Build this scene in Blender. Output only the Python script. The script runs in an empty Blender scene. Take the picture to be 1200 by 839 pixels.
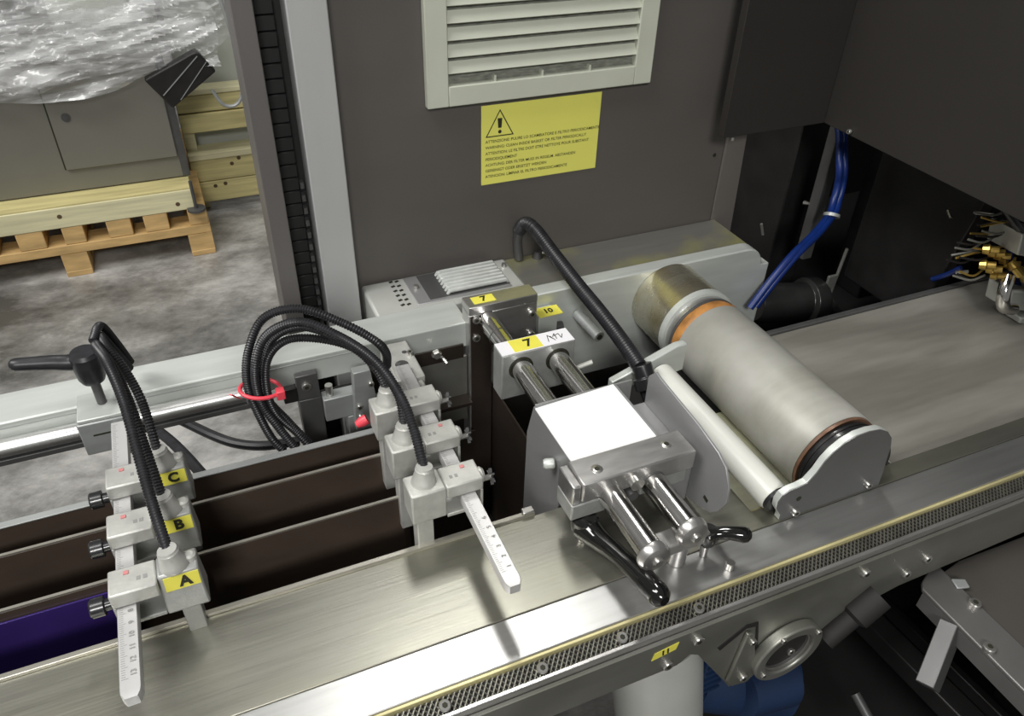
import bpy, bmesh, math, random
from mathutils import Vector, Matrix, noise
random.seed(4)
SC = bpy.context.scene
COL = SC.collection

# ------------------------------------------------------------------ camera
cam_d = bpy.data.cameras.new('camera'); cam = bpy.data.objects.new('camera', cam_d); COL.objects.link(cam)
cam_d.sensor_fit = 'HORIZONTAL'; cam_d.sensor_width = 36.0; cam_d.lens = 919.4/1200*36.0
cam_d.clip_start = 0.02; cam_d.clip_end = 60
# rows of the camera frame: right, down, forward
_R = Vector((0.91914096,-0.39322286,0.02357291)); _D = Vector((-0.21913067,-0.56010163,-0.79891671)); _F = Vector((0.32735555,0.72915152,-0.60097953))
cam.matrix_world = Matrix(((_R.x, -_D.x, -_F.x, 0), (_R.y, -_D.y, -_F.y, 0), (_R.z, -_D.z, -_F.z, 1.5), (0, 0, 0, 1)))
SC.camera = cam

# ------------------------------------------------------------------ world, lamps, exposure
W = bpy.data.worlds.new('hall'); SC.world = W; W.use_nodes = True
W.node_tree.nodes['Background'].inputs[0].default_value = (1.0, 0.985, 0.95, 1)
W.node_tree.nodes['Background'].inputs[1].default_value = 0.17
def area(name, loc, target, size, size_y, energy, color=(1, 1, 1)):
    l = bpy.data.lights.new(name, 'AREA'); l.shape = 'RECTANGLE'; l.size = size; l.size_y = size_y
    l.energy = energy; l.color = color
    o = bpy.data.objects.new(name, l); COL.objects.link(o); o.location = loc
    o.rotation_euler = (Vector(target)-Vector(loc)).to_track_quat('-Z', 'Y').to_euler()
area('ceiling_lamp', (0.75, 2.14, 3.9), (0.2, 0.6, 0.9), 0.35, 0.9, 30, (1, .99, .95))
area('ceiling_lamp', (-1.3, 0.3, 4.0), (0.0, 0.7, 0.8), 1.2, 1.2, 58, (1, .99, .96))
area('ceiling_lamp', (-3.0, 1.2, 4.6), (-0.4, 3.2, 0.2), 2.4, 1.0, 120, (1, .98, .95))
area('ceiling_lamp', (-0.7, -2.2, 3.0), (0.2, 0.9, 1.0), 0.9, 0.5, 62, (1, .99, .96))
SC.view_settings.view_transform = 'Standard'; SC.view_settings.look = 'None'
SC.view_settings.gamma = 1; SC.view_settings.use_curve_mapping = False
SC.view_settings.exposure = 0.0

# ------------------------------------------------------------------ materials
def new_mat(name):
    m = bpy.data.materials.new(name); m.use_nodes = True
    return m, m.node_tree.nodes, m.node_tree.links, m.node_tree.nodes['Principled BSDF']
def mat(name, col, rough=.5, metal=0., var=.12, scale=(30, 30, 30), bump=.0, rvar=.0, spec=.5, bscale=None, coat=0.):
    m, N, Lk, P = new_mat(name)
    P.inputs['Roughness'].default_value = rough; P.inputs['Metallic'].default_value = metal
    P.inputs['Specular IOR Level'].default_value = spec
    P.inputs['Coat Weight'].default_value = coat
    tc = N.new('ShaderNodeTexCoord'); mp = N.new('ShaderNodeMapping'); mp.inputs['Scale'].default_value = scale
    Lk.new(tc.outputs['Object'], mp.inputs['Vector'])
    nz = N.new('ShaderNodeTexNoise'); nz.inputs['Scale'].default_value = 1; nz.inputs['Detail'].default_value = 5
    Lk.new(mp.outputs[0], nz.inputs['Vector'])
    cr = N.new('ShaderNodeValToRGB')
    cr.color_ramp.elements[0].position = .3; cr.color_ramp.elements[1].position = .7
    cr.color_ramp.elements[0].color = tuple(c*(1-var) for c in col)+(1,)
    cr.color_ramp.elements[1].color = tuple(min(1, c*(1+var)) for c in col)+(1,)
    Lk.new(nz.outputs['Fac'], cr.inputs[0]); Lk.new(cr.outputs[0], P.inputs['Base Color'])
    if rvar:
        mr = N.new('ShaderNodeMapRange'); mr.inputs[3].default_value = rough-rvar; mr.inputs[4].default_value = rough+rvar
        Lk.new(nz.outputs['Fac'], mr.inputs[0]); Lk.new(mr.outputs[0], P.inputs['Roughness'])
    if bump:
        b = N.new('ShaderNodeBump'); b.inputs['Strength'].default_value = bump; b.inputs['Distance'].default_value = .001
        src = nz
        if bscale:
            mp2 = N.new('ShaderNodeMapping'); mp2.inputs['Scale'].default_value = bscale
            nz2 = N.new('ShaderNodeTexNoise'); nz2.inputs['Scale'].default_value = 1; nz2.inputs['Detail'].default_value = 3
            Lk.new(tc.outputs['Object'], mp2.inputs['Vector']); Lk.new(mp2.outputs[0], nz2.inputs['Vector']); src = nz2
        Lk.new(src.outputs['Fac'], b.inputs['Height']); Lk.new(b.outputs[0], P.inputs['Normal'])
    return m
def stained(name, col, col2, rough, metal, scale=(6, 14, 6), lo=.45, hi=.65):
    """metal with worn, yellowish or dusty patches of its own"""
    m = mat(name, col, rough, metal, .06, (10, 120, 40), .12, .06, bscale=(15, 400, 60))
    N, Lk = m.node_tree.nodes, m.node_tree.links; P = N['Principled BSDF']
    old = P.inputs['Base Color'].links[0].from_socket
    tc = N.new('ShaderNodeTexCoord'); mp = N.new('ShaderNodeMapping'); mp.inputs['Scale'].default_value = scale
    nz = N.new('ShaderNodeTexNoise'); nz.inputs['Scale'].default_value = 1; nz.inputs['Detail'].default_value = 4
    mr = N.new('ShaderNodeMapRange'); mr.inputs[1].default_value = lo; mr.inputs[2].default_value = hi
    mx = N.new('ShaderNodeMix'); mx.data_type = 'RGBA'; mx.inputs[7].default_value = col2+(1,)
    Lk.new(tc.outputs['Object'], mp.inputs[0]); Lk.new(mp.outputs[0], nz.inputs['Vector']); Lk.new(nz.outputs['Fac'], mr.inputs[0])
    Lk.new(mr.outputs[0], mx.inputs[0]); Lk.new(old, mx.inputs[6]); Lk.new(mx.outputs[2], P.inputs['Base Color'])
    return m
M = {}
M['deck'] = stained('brushed_deck_steel', (.30, .295, .255), (.34, .335, .27), .36, .85)
M['rail'] = mat('bright_aluminium_rail', (.60, .60, .59), .33, .9, .06, (8, 160, 40), .1, .05)
M['edge'] = mat('bright_edge', (.50, .48, .42), .3, .7, .1, (40, 40, 40))
M['brassy'] = mat('yellowed_edge', (.62, .56, .30), .4, .4, .2, (14, 60, 60))
M['divider'] = mat('dark_mirror_steel', (.085, .062, .048), .33, .2, .3, (6, 6, 14), .0, .05)
M['browndark'] = mat('dark_brown_steel', (.035, .027, .022), .3, .2, .3, (6, 6, 14))
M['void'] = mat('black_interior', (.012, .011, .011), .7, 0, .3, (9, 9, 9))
M['mesh'] = mat('worn_grille', (.20, .195, .165), .45, .8, .2, (60, 60, 60))
M['apron'] = stained('apron_steel', (.33, .33, .30), (.24, .24, .20), .42, .75)
M['alu'] = mat('light_aluminium', (.58, .61, .58), .42, .35, .08, (10, 60, 60), .08)
M['alu2'] = mat('dull_aluminium', (.36, .375, .37), .45, .4, .1, (20, 60, 60), .08)
M['cast'] = mat('grey_cast_metal', (.37, .375, .365), .45, .45, .12, (60, 60, 60), .25, bscale=(300, 300, 300))
M['castw'] = mat('pale_cast_metal', (.50, .50, .47), .45, .3, .12, (70, 70, 70), .25, bscale=(300, 300, 300))
M['chrome'] = mat('polished_steel', (.74, .73, .71), .16, 1., .05, (20, 20, 20), .0, .05)
M['steel'] = mat('ground_steel', (.52, .51, .50), .3, .85, .1, (30, 120, 60), .1, .06)
M['nickel'] = stained('worn_nickel', (.60, .575, .47), (.50, .44, .28), .28, .9, (20, 20, 20))
M['bolt'] = mat('bolt_steel', (.62, .61, .58), .28, .9, .1, (60, 60, 60))
M['black'] = mat('black_plastic', (.018, .018, .02), .28, 0, .3, (40, 40, 40), coat=.3)
M['blackm'] = mat('matte_black_hose', (.018, .018, .021), .4, 0, .3, (80, 80, 80))
M['gloss'] = mat('gloss_black_lever', (.006, .006, .006), .1, 0, .2, (40, 40, 40), coat=.6)
M['wall'] = mat('dark_enclosure_paint', (.125, .115, .107), .5, .3, .07, (3, 3, 9), .1, .05, bscale=(200, 200, 200))
M['hood'] = mat('dark_hood_paint', (.024, .021, .019), .6, .1, .12, (3, 3, 5), .1, bscale=(200, 200, 200))
M['post'] = mat('grey_brown_post', (.155, .145, .14), .45, .3, .08, (20, 20, 5))
M['silver'] = mat('silver_post', (.52, .525, .525), .42, .3, .05, (20, 20, 3))
M['chain'] = mat('cable_chain', (.010, .010, .010), .6, 0, .2, (30, 30, 30))
M['vent'] = mat('beige_grey_plastic', (.55, .57, .48), .5, 0, .04, (20, 20, 20))
M['ventb'] = mat('filter_cloth', (.20, .205, .175), .9, 0, .35, (90, 20, 400))
M['yellow'] = mat('yellow_label', (.80, .74, .10), .45, 0, .04, (40, 40, 40))
M['yellow2'] = mat('yellow_sign', (.80, .78, .16), .4, 0, .04, (9, 9, 9))
M['ink'] = mat('black_print', (.02, .02, .01), .6, 0)
M['ink2'] = mat('small_brown_print', (.30, .27, .04), .6, 0)
M['inkg'] = mat('grey_print', (.27, .27, .26), .6, 0)
M['white'] = mat('white_card', (.93, .93, .93), .5, 0, .01)
M['wtape'] = mat('white_tape', (.85, .84, .88), .5, 0, .02)
M['ruler'] = mat('satin_ruler', (.56, .555, .55), .38, .35, .06, (60, 10, 60))
M['roller'] = stained('dusty_roller_sleeve', (.33, .325, .285), (.43, .425, .395), .45, .15, (8, 9, 9), .4, .6)
M['rollw'] = mat('cream_roller', (.62, .625, .58), .35, 0, .04, (20, 5, 20))
M['orange'] = mat('orange_ring', (.46, .21, .06), .45, .1, .35, (60, 60, 60))
M['brownr'] = mat('brown_ring', (.20, .11, .07), .4, .3, .3, (60, 60, 60))
M['shelf'] = stained('dusty_shelf', (.27, .265, .24), (.42, .41, .20), .4, .6, (7, 7, 7), .5, .64)
M['trough'] = stained('pale_dusty_tray', (.50, .50, .38), (.56, .55, .36), .45, .3, (12, 12, 12))
M['belt'] = stained('scuffed_table', (.24, .23, .20), (.36, .35, .31), .45, .35, (3, 16, 6), .42, .62)
M['sheet'] = mat('grey_sheet_metal', (.35, .35, .355), .42, .5, .05, (20, 20, 20))
M['cover'] = mat('pale_grey_cover', (.55, .56, .53), .42, .3, .06, (12, 12, 12))
M['frost'] = mat('ribbed_window', (.60, .62, .60), .25, .2, .12, (60, 60, 60))
M['blue'] = mat('blue_hose', (.004, .02, .13), .4, 0, .2, (40, 40, 40))
M['bluep'] = mat('blue_motor_paint', (.008, .024, .07), .5, 0, .15, (20, 20, 20))
M['red'] = mat('red_tie', (.80, .07, .10), .4, 0, .1)
M['pink'] = mat('red_mark', (.60, .22, .22), .5, 0, .1)
M['floor'] = None
M['darkgrey'] = mat('dark_grey_metal', (.10, .10, .10), .45, .4, .15, (20, 20, 20))
M['darkpart'] = mat('dim_black_parts', (.018, .017, .017), .45, .2, .3, (20, 20, 20))
M['dimalu'] = mat('dim_aluminium', (.30, .30, .28), .4, .6, .15, (40, 40, 40))
M['brass'] = mat('brass_fitting', (.55, .38, .10), .3, .8, .2, (90, 90, 90))
M['guard'] = mat('brown_grey_plate', (.085, .078, .070), .5, .3, .12, (6, 6, 6))
M['angle'] = mat('angle_steel', (.17, .165, .16), .4, .5, .1, (20, 20, 20))
M['cab'] = mat('olive_grey_cabinet', (.20, .195, .165), .5, .2, .06, (3, 3, 3))
M['pine'] = mat('yellow_pine', (.60, .53, .25), .6, 0, .22, (4, 40, 60), .2)
M['pine2'] = mat('pale_pine', (.70, .66, .42), .6, 0, .15, (4, 40, 60), .2)
M['pallet'] = mat('orange_pallet_wood', (.60, .40, .17), .65, 0, .25, (8, 40, 40), .25)
M['violet'] = mat('violet_reflection', (.055, .03, .20), .25, .3, .3, (6, 6, 6))  # purple-blue reflection put into the colour of an added sheet
M['knot'] = mat('wood_knot', (.10, .06, .03), .7, 0)
M['paper'] = mat('pale_board', (.50, .52, .47), .6, 0, .06, (4, 4, 4))

def floor_mat():
    m, N, Lk, P = new_mat('worn_concrete')
    tc = N.new('ShaderNodeTexCoord')
    n1 = N.new('ShaderNodeTexNoise'); n1.inputs['Scale'].default_value = 4.2; n1.inputs['Detail'].default_value = 10; n1.inputs['Roughness'].default_value = .72
    n1.inputs['Distortion'].default_value = .15
    n2 = N.new('ShaderNodeTexNoise'); n2.inputs['Scale'].default_value = .9; n2.inputs['Detail'].default_value = 4
    n3 = N.new('ShaderNodeTexVoronoi'); n3.inputs['Scale'].default_value = 7; n3.feature = 'SMOOTH_F1'
    mp = N.new('ShaderNodeMapping'); mp.inputs['Rotation'].default_value = (0, 0, .5); mp.inputs['Scale'].default_value = (1, 1.5, 1)
    Lk.new(tc.outputs['Object'], mp.inputs[0]); Lk.new(mp.outputs[0], n1.inputs['Vector']); Lk.new(tc.outputs['Object'], n2.inputs['Vector'])
    a = N.new('ShaderNodeMath'); a.operation = 'ADD'; Lk.new(n1.outputs['Fac'], a.inputs[0]); Lk.new(n2.outputs['Fac'], a.inputs[1])
    cr = N.new('ShaderNodeValToRGB'); cr.color_ramp.elements[0].position = .78; cr.color_ramp.elements[1].position = 1.22
    mr = N.new('ShaderNodeMapRange'); mr.inputs[1].default_value = .80; mr.inputs[2].default_value = 1.20
    Lk.new(a.outputs[0], mr.inputs[0])
    cr.color_ramp.elements[0].position = .0; cr.color_ramp.elements[1].position = 1.
    cr.color_ramp.elements[0].color = (.085, .083, .077, 1); cr.color_ramp.elements[1].color = (.56, .55, .53, 1)
    e = cr.color_ramp.elements.new(.45); e.color = (.25, .245, .232, 1)
    Lk.new(mr.outputs[0], cr.inputs[0]); Lk.new(cr.outputs[0], P.inputs['Base Color'])
    P.inputs['Roughness'].default_value = .33
    b = N.new('ShaderNodeBump'); b.inputs['Strength'].default_value = .12; b.inputs['Distance'].default_value = .004
    Lk.new(n1.outputs['Fac'], b.inputs['Height']); Lk.new(b.outputs[0], P.inputs['Normal'])
    return m
M['floor'] = floor_mat()
def film_mat():
    m, N, Lk, P = new_mat('clear_stretch_film')
    P.inputs['Base Color'].default_value = (.86, .87, .88, 1); P.inputs['Roughness'].default_value = .16
    P.inputs['Specular IOR Level'].default_value = 1.0
    tr = N.new('ShaderNodeBsdfTransparent'); mx = N.new('ShaderNodeMixShader')
    tc = N.new('ShaderNodeTexCoord'); nz = N.new('ShaderNodeTexNoise'); nz.inputs['Scale'].default_value = 3; nz.inputs['Detail'].default_value = 6
    nz.inputs['Distortion'].default_value = 1.4
    mp = N.new('ShaderNodeMapping'); mp.inputs['Scale'].default_value = (1, 1, 5)
    mr = N.new('ShaderNodeMapRange'); mr.inputs[1].default_value = .42; mr.inputs[2].default_value = .62; mr.inputs[3].default_value = .12; mr.inputs[4].default_value = .6
    Lk.new(tc.outputs['Object'], mp.inputs[0]); Lk.new(mp.outputs[0], nz.inputs['Vector']); Lk.new(nz.outputs['Fac'], mr.inputs[0])
    out = N['Material Output']
    Lk.new(mr.outputs[0], mx.inputs[0]); Lk.new(tr.outputs[0], mx.inputs[1]); Lk.new(P.outputs[0], mx.inputs[2]); Lk.new(mx.outputs[0], out.inputs[0])
    return m
M['film'] = film_mat()
def hose_shade():
    return M['blackm']

# ------------------------------------------------------------------ mesh helpers (world coordinates; build() moves them to the thing's base)
class MB:
    def __init__(s): s.v = []; s.f = []
    def add(s, vs, fs):
        n = len(s.v); s.v += [tuple(v) for v in vs]; s.f += [tuple(i+n for i in f) for f in fs]; return s
    def hexa(s, p):   # 4 bottom ccw, 4 top ccw
        return s.add(p, [(3, 2, 1, 0), (4, 5, 6, 7), (0, 1, 5, 4), (1, 2, 6, 5), (2, 3, 7, 6), (3, 0, 4, 7)])
    def box(s, x0, x1, y0, y1, z0, z1):
        return s.hexa([(x0, y0, z0), (x1, y0, z0), (x1, y1, z0), (x0, y1, z0), (x0, y0, z1), (x1, y0, z1), (x1, y1, z1), (x0, y1, z1)])
    def bar(s, a, b, w, h, up=(0, 0, 1)):
        a, b = Vector(a), Vector(b); d = (b-a).normalized(); u = Vector(up); r = d.cross(u)
        if r.length < 1e-4: r = d.cross(Vector((1, 0, 0)))
        r.normalize(); u = r.cross(d); r *= w/2; u *= h/2
        return s.hexa([a-r-u, a+r-u, b+r-u, b-r-u, a-r+u, a+r+u, b+r+u, b-r+u])
    def prism(s, pts, axis, a, b):
        n = len(pts)
        def q(p, t):
            return (t, p[0], p[1]) if axis == 0 else (p[0], t, p[1]) if axis == 1 else (p[0], p[1], t)
        vs = [q(p, a) for p in pts]+[q(p, b) for p in pts]
        fs = [tuple(range(n)), tuple(range(2*n-1, n-1, -1))]+[(i, (i+1) % n, (i+1) % n+n, i+n) for i in range(n)]
        return s.add(vs, fs)
    def rings(s, P, R, n=16, cap=True, flat=None):
        """tube through points P with radii R"""
        P = [Vector(p) for p in P]; m = len(P)
        T = [(P[min(i+1, m-1)]-P[max(i-1, 0)]) for i in range(m)]
        T = [t.normalized() if t.length > 1e-9 else Vector((0, 0, 1)) for t in T]
        u = T[0].orthogonal().normalized(); base = len(s.v)
        for i in range(m):
            u = (u-T[i]*u.dot(T[i])).normalized(); w = T[i].cross(u)
            for k in range(n):
                a = 2*math.pi*k/n
                s.v.append(tuple(P[i]+(u*math.cos(a)+w*math.sin(a))*R[i]))
        for i in range(m-1):
            for k in range(n):
                k2 = (k+1) % n
                s.f.append((base+i*n+k, base+i*n+k2, base+(i+1)*n+k2, base+(i+1)*n+k))
        if cap:
            s.f.append(tuple(base+k for k in range(n-1, -1, -1))); s.f.append(tuple(base+(m-1)*n+k for k in range(n)))
        return s
    def cyl(s, a, b, r, n=20, r2=None): 
        return s.lathe(a, b, [(0, r), (1, r if r2 is None else r2)], n)
    def lathe(s, a, b, prof, n=24):
        a, b = Vector(a), Vector(b); d = (b-a).normalized(); u = d.orthogonal().normalized(); w = d.cross(u); base = len(s.v); m = len(prof)
        for t, r in prof:
            c = a+(b-a)*t
            for k in range(n):
                g = 2*math.pi*(k+.5)/n; s.v.append(tuple(c+(u*math.cos(g)+w*math.sin(g))*r))
        for i in range(m-1):
            for k in range(n):
                k2 = (k+1) % n; s.f.append((base+i*n+k, base+i*n+k2, base+(i+1)*n+k2, base+(i+1)*n+k))
        s.f.append(tuple(base+k for k in range(n-1, -1, -1))); s.f.append(tuple(base+(m-1)*n+k for k in range(n)))
        return s
    def ringplate(s, c, axis, ro, ri, t, n=40):
        """flat washer with thickness t"""
        c = Vector(c); d = Vector(axis).normalized(); u = d.orthogonal().normalized(); w = d.cross(u); base = len(s.v)
        for (r, h) in ((ro, 0), (ro, t), (ri, t), (ri, 0)):
            for k in range(n):
                g = 2*math.pi*k/n; s.v.append(tuple(c+d*h+(u*math.cos(g)+w*math.sin(g))*r))
        for j in range(4):
            for k in range(n):
                k2 = (k+1) % n; j2 = (j+1) % 4
                s.f.append((base+j*n+k, base+j*n+k2, base+j2*n+k2, base+j2*n+k))
        return s
def curve(pts, step=.004):
    """Catmull-Rom resampled by length"""
    P = [Vector(p) for p in pts]; P = [P[0]*2-P[1]]+P+[P[-1]*2-P[-2]]; out = []
    for i in range(1, len(P)-2):
        L = (P[i+1]-P[i]).length; k = max(2, int(L/step))
        for j in range(k):
            t = j/k; a, b, c, d = P[i-1], P[i], P[i+1], P[i+2]
            out.append(.5*((2*b)+(c-a)*t+(2*a-5*b+4*c-d)*t*t+(3*b-a-3*c+d)*t**3))
    out.append(P[-2]); return out
ORG = {}
def build(name, mb, material, parent=None, bevel=0., org=None, smooth=True, kind=None, seg=2):
    vs = mb.v
    if parent is not None: o0 = ORG[parent.name]
    else:
        if org is None:
            xs = [v[0] for v in vs]; ys = [v[1] for v in vs]; zs = [v[2] for v in vs]
            org = ((min(xs)+max(xs))/2, (min(ys)+max(ys))/2, min(zs))
        o0 = Vector(org)
    me = bpy.data.meshes.new(name); me.from_pydata([tuple(Vector(v)-o0) for v in vs], [], mb.f); me.validate(); me.update()
    bm = bmesh.new(); bm.from_mesh(me); bmesh.ops.recalc_face_normals(bm, faces=bm.faces); bm.to_mesh(me); bm.free()
    me.materials.append(material)
    if smooth:
        me.shade_smooth(); me.set_sharp_from_angle(angle=math.radians(34))
    o = bpy.data.objects.new(name, me); COL.objects.link(o)
    if parent is not None: o.parent = parent
    else: o.location = o0
    ORG[o.name] = o0.copy()
    if bevel:
        b = o.modifiers.new('bevel', 'BEVEL'); b.width = bevel; b.segments = seg; b.limit_method = 'ANGLE'; b.angle_limit = math.radians(40)
        b.harden_normals = False
    if kind: o['kind'] = kind
    return o
def thing(name, label, cat, loc, group=None):
    o = bpy.data.objects.new(name, None); COL.objects.link(o); o.location = loc; o.empty_display_size = .02
    ORG[o.name] = Vector(loc); tag(o, label, cat, group); return o
def tag(o, label, cat, group=None):
    o['label'] = label; o['category'] = cat
    if group: o['group'] = group
    return o
def struct(o): o['kind'] = 'structure'; return o
def text(name, s, size, origin, xdir, ydir, material, parent, bold=0., extr=.0002, align='CENTER', lift=.0003):
    c = bpy.data.curves.new(name, 'FONT'); c.body = s; c.size = size; c.align_x = align; c.align_y = 'CENTER'; c.offset = bold; c.extrude = extr
    c.resolution_u = 3
    t = bpy.data.objects.new('tmp', c); COL.objects.link(t)
    dg = bpy.context.evaluated_depsgraph_get(); me = bpy.data.meshes.new_from_object(t.evaluated_get(dg))
    bpy.data.objects.remove(t); bpy.data.curves.remove(c)
    X = Vector(xdir).normalized(); Y = Vector(ydir); Y = (Y-X*Y.dot(X)).normalized(); Z = X.cross(Y)
    mt = Matrix((X, Y, Z)).transposed().to_4x4(); mt.translation = Vector(origin)+Z*lift-ORG[parent.name]
    me.transform(mt); me.materials.clear(); me.materials.append(material); me.name = name
    o = bpy.data.objects.new(name, me); COL.objects.link(o); o.parent = parent; ORG[o.name] = ORG[parent.name]
    return o
def screw(parent, c, d, r=.0045, h=.003, name='screw', m=None, hexr=True):
    """socket-head screw: head standing along d with a recessed dark hexagon"""
    c = Vector(c); d = Vector(d).normalized(); b = MB()
    b.lathe(c-d*.001, c+d*h, [(0, r), (.8, r), (1, r*.86)], 16)
    o = build(name, b, m or M['bolt'], parent)
    if not o.parent.parent:
        k = MB().cyl(c+d*(h*.9), c+d*(h+.0002), r*.48, 6); build('socket', k, M['ink'], o, smooth=False)
    return o
def ribbed(pts, r, pitch=.0032, amp=.16, n=10, step=None):
    """corrugated conduit"""
    C = curve(pts, pitch/2); R = [r*(1+(amp if i % 2 else -amp)*.5) for i in range(len(C))]
    return MB().rings(C, R, n)
def smoothtube(pts, r, n=10, step=.006):
    C = curve(pts, step); return MB().rings(C, [r]*len(C), n)

# ================================================================== STRUCTURE
fl = build('floor', MB().box(-7, 6, -3, 11, -.05, 0), M['floor'], smooth=False); struct(fl)

# ================================================================== MACHINE BED
bed = thing('machine_bed', 'long brushed steel machine bed with bright front rail and perforated edge strip', 'machine', (0.3, .4, 0))
build('deck_plate', MB().prism([(-1.3, .378), (1.6, .378), (1.6, .400), (.452, .400), (.452, .55), (.2775, .55), (.2775, .478), (-1.3, .478)], 2, .893, .9), M['deck'], bed, .0008)
build('lip_clip', MB().box(.232, .244, .4775, .485, .9036, .908), M['bolt'], bed, .001)
build('deck_lip', MB().box(-1.3, .245, .478, .4835, .86, .9035), M['edge'], bed, .0008)
build('front_rail', MB().box(-1.3, 1.6, .3375, .3774, .872, .9), M['rail'], bed, .001)
build('rail_edge', MB().box(-1.3, 1.6, .3345, .3374, .872, .8985), M['brassy'], bed, .0006)
# perforated strip: a slim frame with a crossed lattice
build('strip_backing', MB().hexa([(-1.3, .3205, .884), (1.6, .3205, .884), (1.6, .334, .888), (-1.3, .334, .888), (-1.3, .3205, .887), (1.6, .3205, .887), (1.6, .334, .892), (-1.3, .334, .892)]), M['darkpart'], bed)
lat = MB(); x = -.35
while x < 1.25:
    for sgn in (1, -1):
        a = (x, .3207, .8885); b = (x+sgn*.011, .334, .8935)
        lat.bar(a, b, .0011, .0014)
    x += .0048
build('perforated_strip', lat, M['mesh'], bed, smooth=False, kind='stuff')
build('strip_flange', MB().box(-1.3, 1.6, .3165, .3203, .876, .8925), M['steel'], bed, .0006)
for sx in (.020, .096, .183, .26, .34):
    screw(bed, (sx, .3265, .8915), (0, -.25, 1), .0052, .004)
apr = [(-1.3, .884), (-1.3, .838), (.318, .835), (.331, .845), (.341, .838), (.388, .762), (.396, .748), (.412, .746), (.435, .752), (.47, .74), (.505, .765), (.54, .80), (.60, .812), (1.6, .83), (1.6, .884)]
build('apron_plate', MB().prism(apr, 1, .3162, .3122), M['apron'], bed, .0008)
for (sx, sz) in ((.334, .868), (.532, .868), (.623, .848), (.60, .834), (.305, .846)):
    screw(bed, (sx, .3122, sz), (0, -1, 0), .0055, .004)
lb = build('label', MB().prism([(.286, .862), (.311, .866), (.313, .876), (.288, .872)], 1, .3122, .3117), M['yellow'], bed, smooth=False)
text('number', '11', .010, (.2995, .3117, .869), (1, 0, .1), (0, 0, 1), M['ink'], lb, .0003)
# slotted tab with dark rim
tb = build('slotted_tab', MB().prism([(.392, .848), (.400, .845), (.424, .765), (.414, .752), (.394, .757), (.386, .77)], 1, .3122, .3075), M['apron'], bed, .0015)
build('dark_rim', MB().prism([(.366, .832), (.392, .853), (.404, .850), (.4155, .80), (.4185, .80), (.405, .856), (.39, .859), (.362, .838)], 1, .3122, .3112), M['void'], tb)
screw(bed, (.401, .3075, .832), (0, -1, 0), .004, .003); screw(bed, (.404, .3075, .770), (0, -1, 0), .005, .004)
for (sx, sz) in ((.56, .815), (.3, .85)):
    pass
# belt / transport table at the right and its tray under the rollers
build('transport_table', MB().box(.66, 2.1, .4005, .668, .866, .88), M['belt'], bed, .001)
build('table_border', MB().box(.66, 2.1, .668, .676, .86, .884), M['darkgrey'], bed, .0008)
build('roller_tray', MB().box(.452, .66, .4002, .585, .84, .852), M['trough'], bed, .001)
build('tray_lip', MB().box(.452, .62, .4002, .4035, .853, .897), M['brassy'], bed, .0006)
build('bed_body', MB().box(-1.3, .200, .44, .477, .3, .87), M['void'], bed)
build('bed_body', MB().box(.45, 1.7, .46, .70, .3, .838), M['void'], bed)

# channel dividers
def divider(y, x1, label, t=.0035):
    d = thing('divider_plate', label, 'divider', (-.5, y, .60), 'dividers between the feeder channels')
    build('plate', MB().box(-1.3, x1, y-t/2, y+t/2, .60, .8985), M['divider'], d, .0004)
    build('top_edge', MB().box(-1.3, x1, y-t/2+.0002, y+t/2-.0002, .8987, .9005), M['edge'], d)
divider(.553, .128, 'dark polished divider plate nearest the front deck, with thin bright top edge')
divider(.620, .128, 'dark polished divider plate in the middle between front one and rear rim')
rim = thing('rear_rim_plate', 'dark channel plate with wide grey top rim beside the open floor gap', 'divider', (-.5, .668, .6))
build('plate', MB().box(-1.3, .16, .657, .661, .6, .8975), M['divider'], rim)
build('rim', MB().box(-1.3, .16, .6565, .665, .898, .9), M['alu2'], rim, .0006)
cf = build('channel_floor', MB().box(-1.3, .60, .484, .72, .58, .598), M['void'], org=(0, .6, .58)); tag(cf, 'black pan closing the bottom of the feeder channels', 'panel')
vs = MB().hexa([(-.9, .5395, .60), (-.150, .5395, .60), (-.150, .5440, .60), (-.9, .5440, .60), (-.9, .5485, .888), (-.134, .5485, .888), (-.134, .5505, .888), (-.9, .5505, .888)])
v = build('violet_reflection', vs, M['violet'], bevel=.0004); tag(v, 'added violet sheet imitating the purple-blue reflection in the front channel at left', 'sheet')  # sheet added to carry the painted purple reflection of the channel

# sump / dark box right of the sensors
sp = thing('sump_box', 'dark open box between right sensors and the tall bracket post', 'box', (.25, .6, .58))
build('back_wall', MB().box(.162, .2735, .7205, .7235, .60, .80), M['browndark'], sp)
build('bottom_plate', MB().box(.162, .40, .60, .72, .60, .604), M['browndark'], sp)
build('side_wall', MB().box(.306, .3085, .56, .775, .60, .85), M['browndark'], sp)

# ================================================================== REAR RAIL
rr = thing('rear_rail', 'long pale aluminium profile rail running behind the feeder channels', 'rail', (-.4, .78, .86))
prof = [(.808, .95), (.808, .90), (.748, .90), (.748, .905), (.752, .918), (.748, .922), (.748, .95)]
build('rail_body', MB().prism([(.808, .912), (.808, .95), (.757, .95), (.7555, .9485), (.7555, .914), (.760, .912)], 0, -1.4, .278), M['alu'], rr, .0008)
build('groove', MB().box(-1.4, .15, .755, .7557, .9425, .9435), M['alu2'], rr)
sh = thing('guide_shaft', 'round bright guide shaft with dark underside strip running left of the red tie', 'shaft', (-.5, .74, .88))
build('shaft', MB().cyl((-1.4, .7455, .926), (.012, .7455, .926), .0098, 28), M['rail'], sh)
build('under_strip', MB().box(-1.4, .016, .738, .752, .9085, .9155), M['darkgrey'], sh, .001)
build('end_collar', MB().lathe((.004, .7455, .926), (.02, .7455, .926), [(0, .0125), (1, .0125)], 24), M['steel'], sh, .0008)

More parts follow.
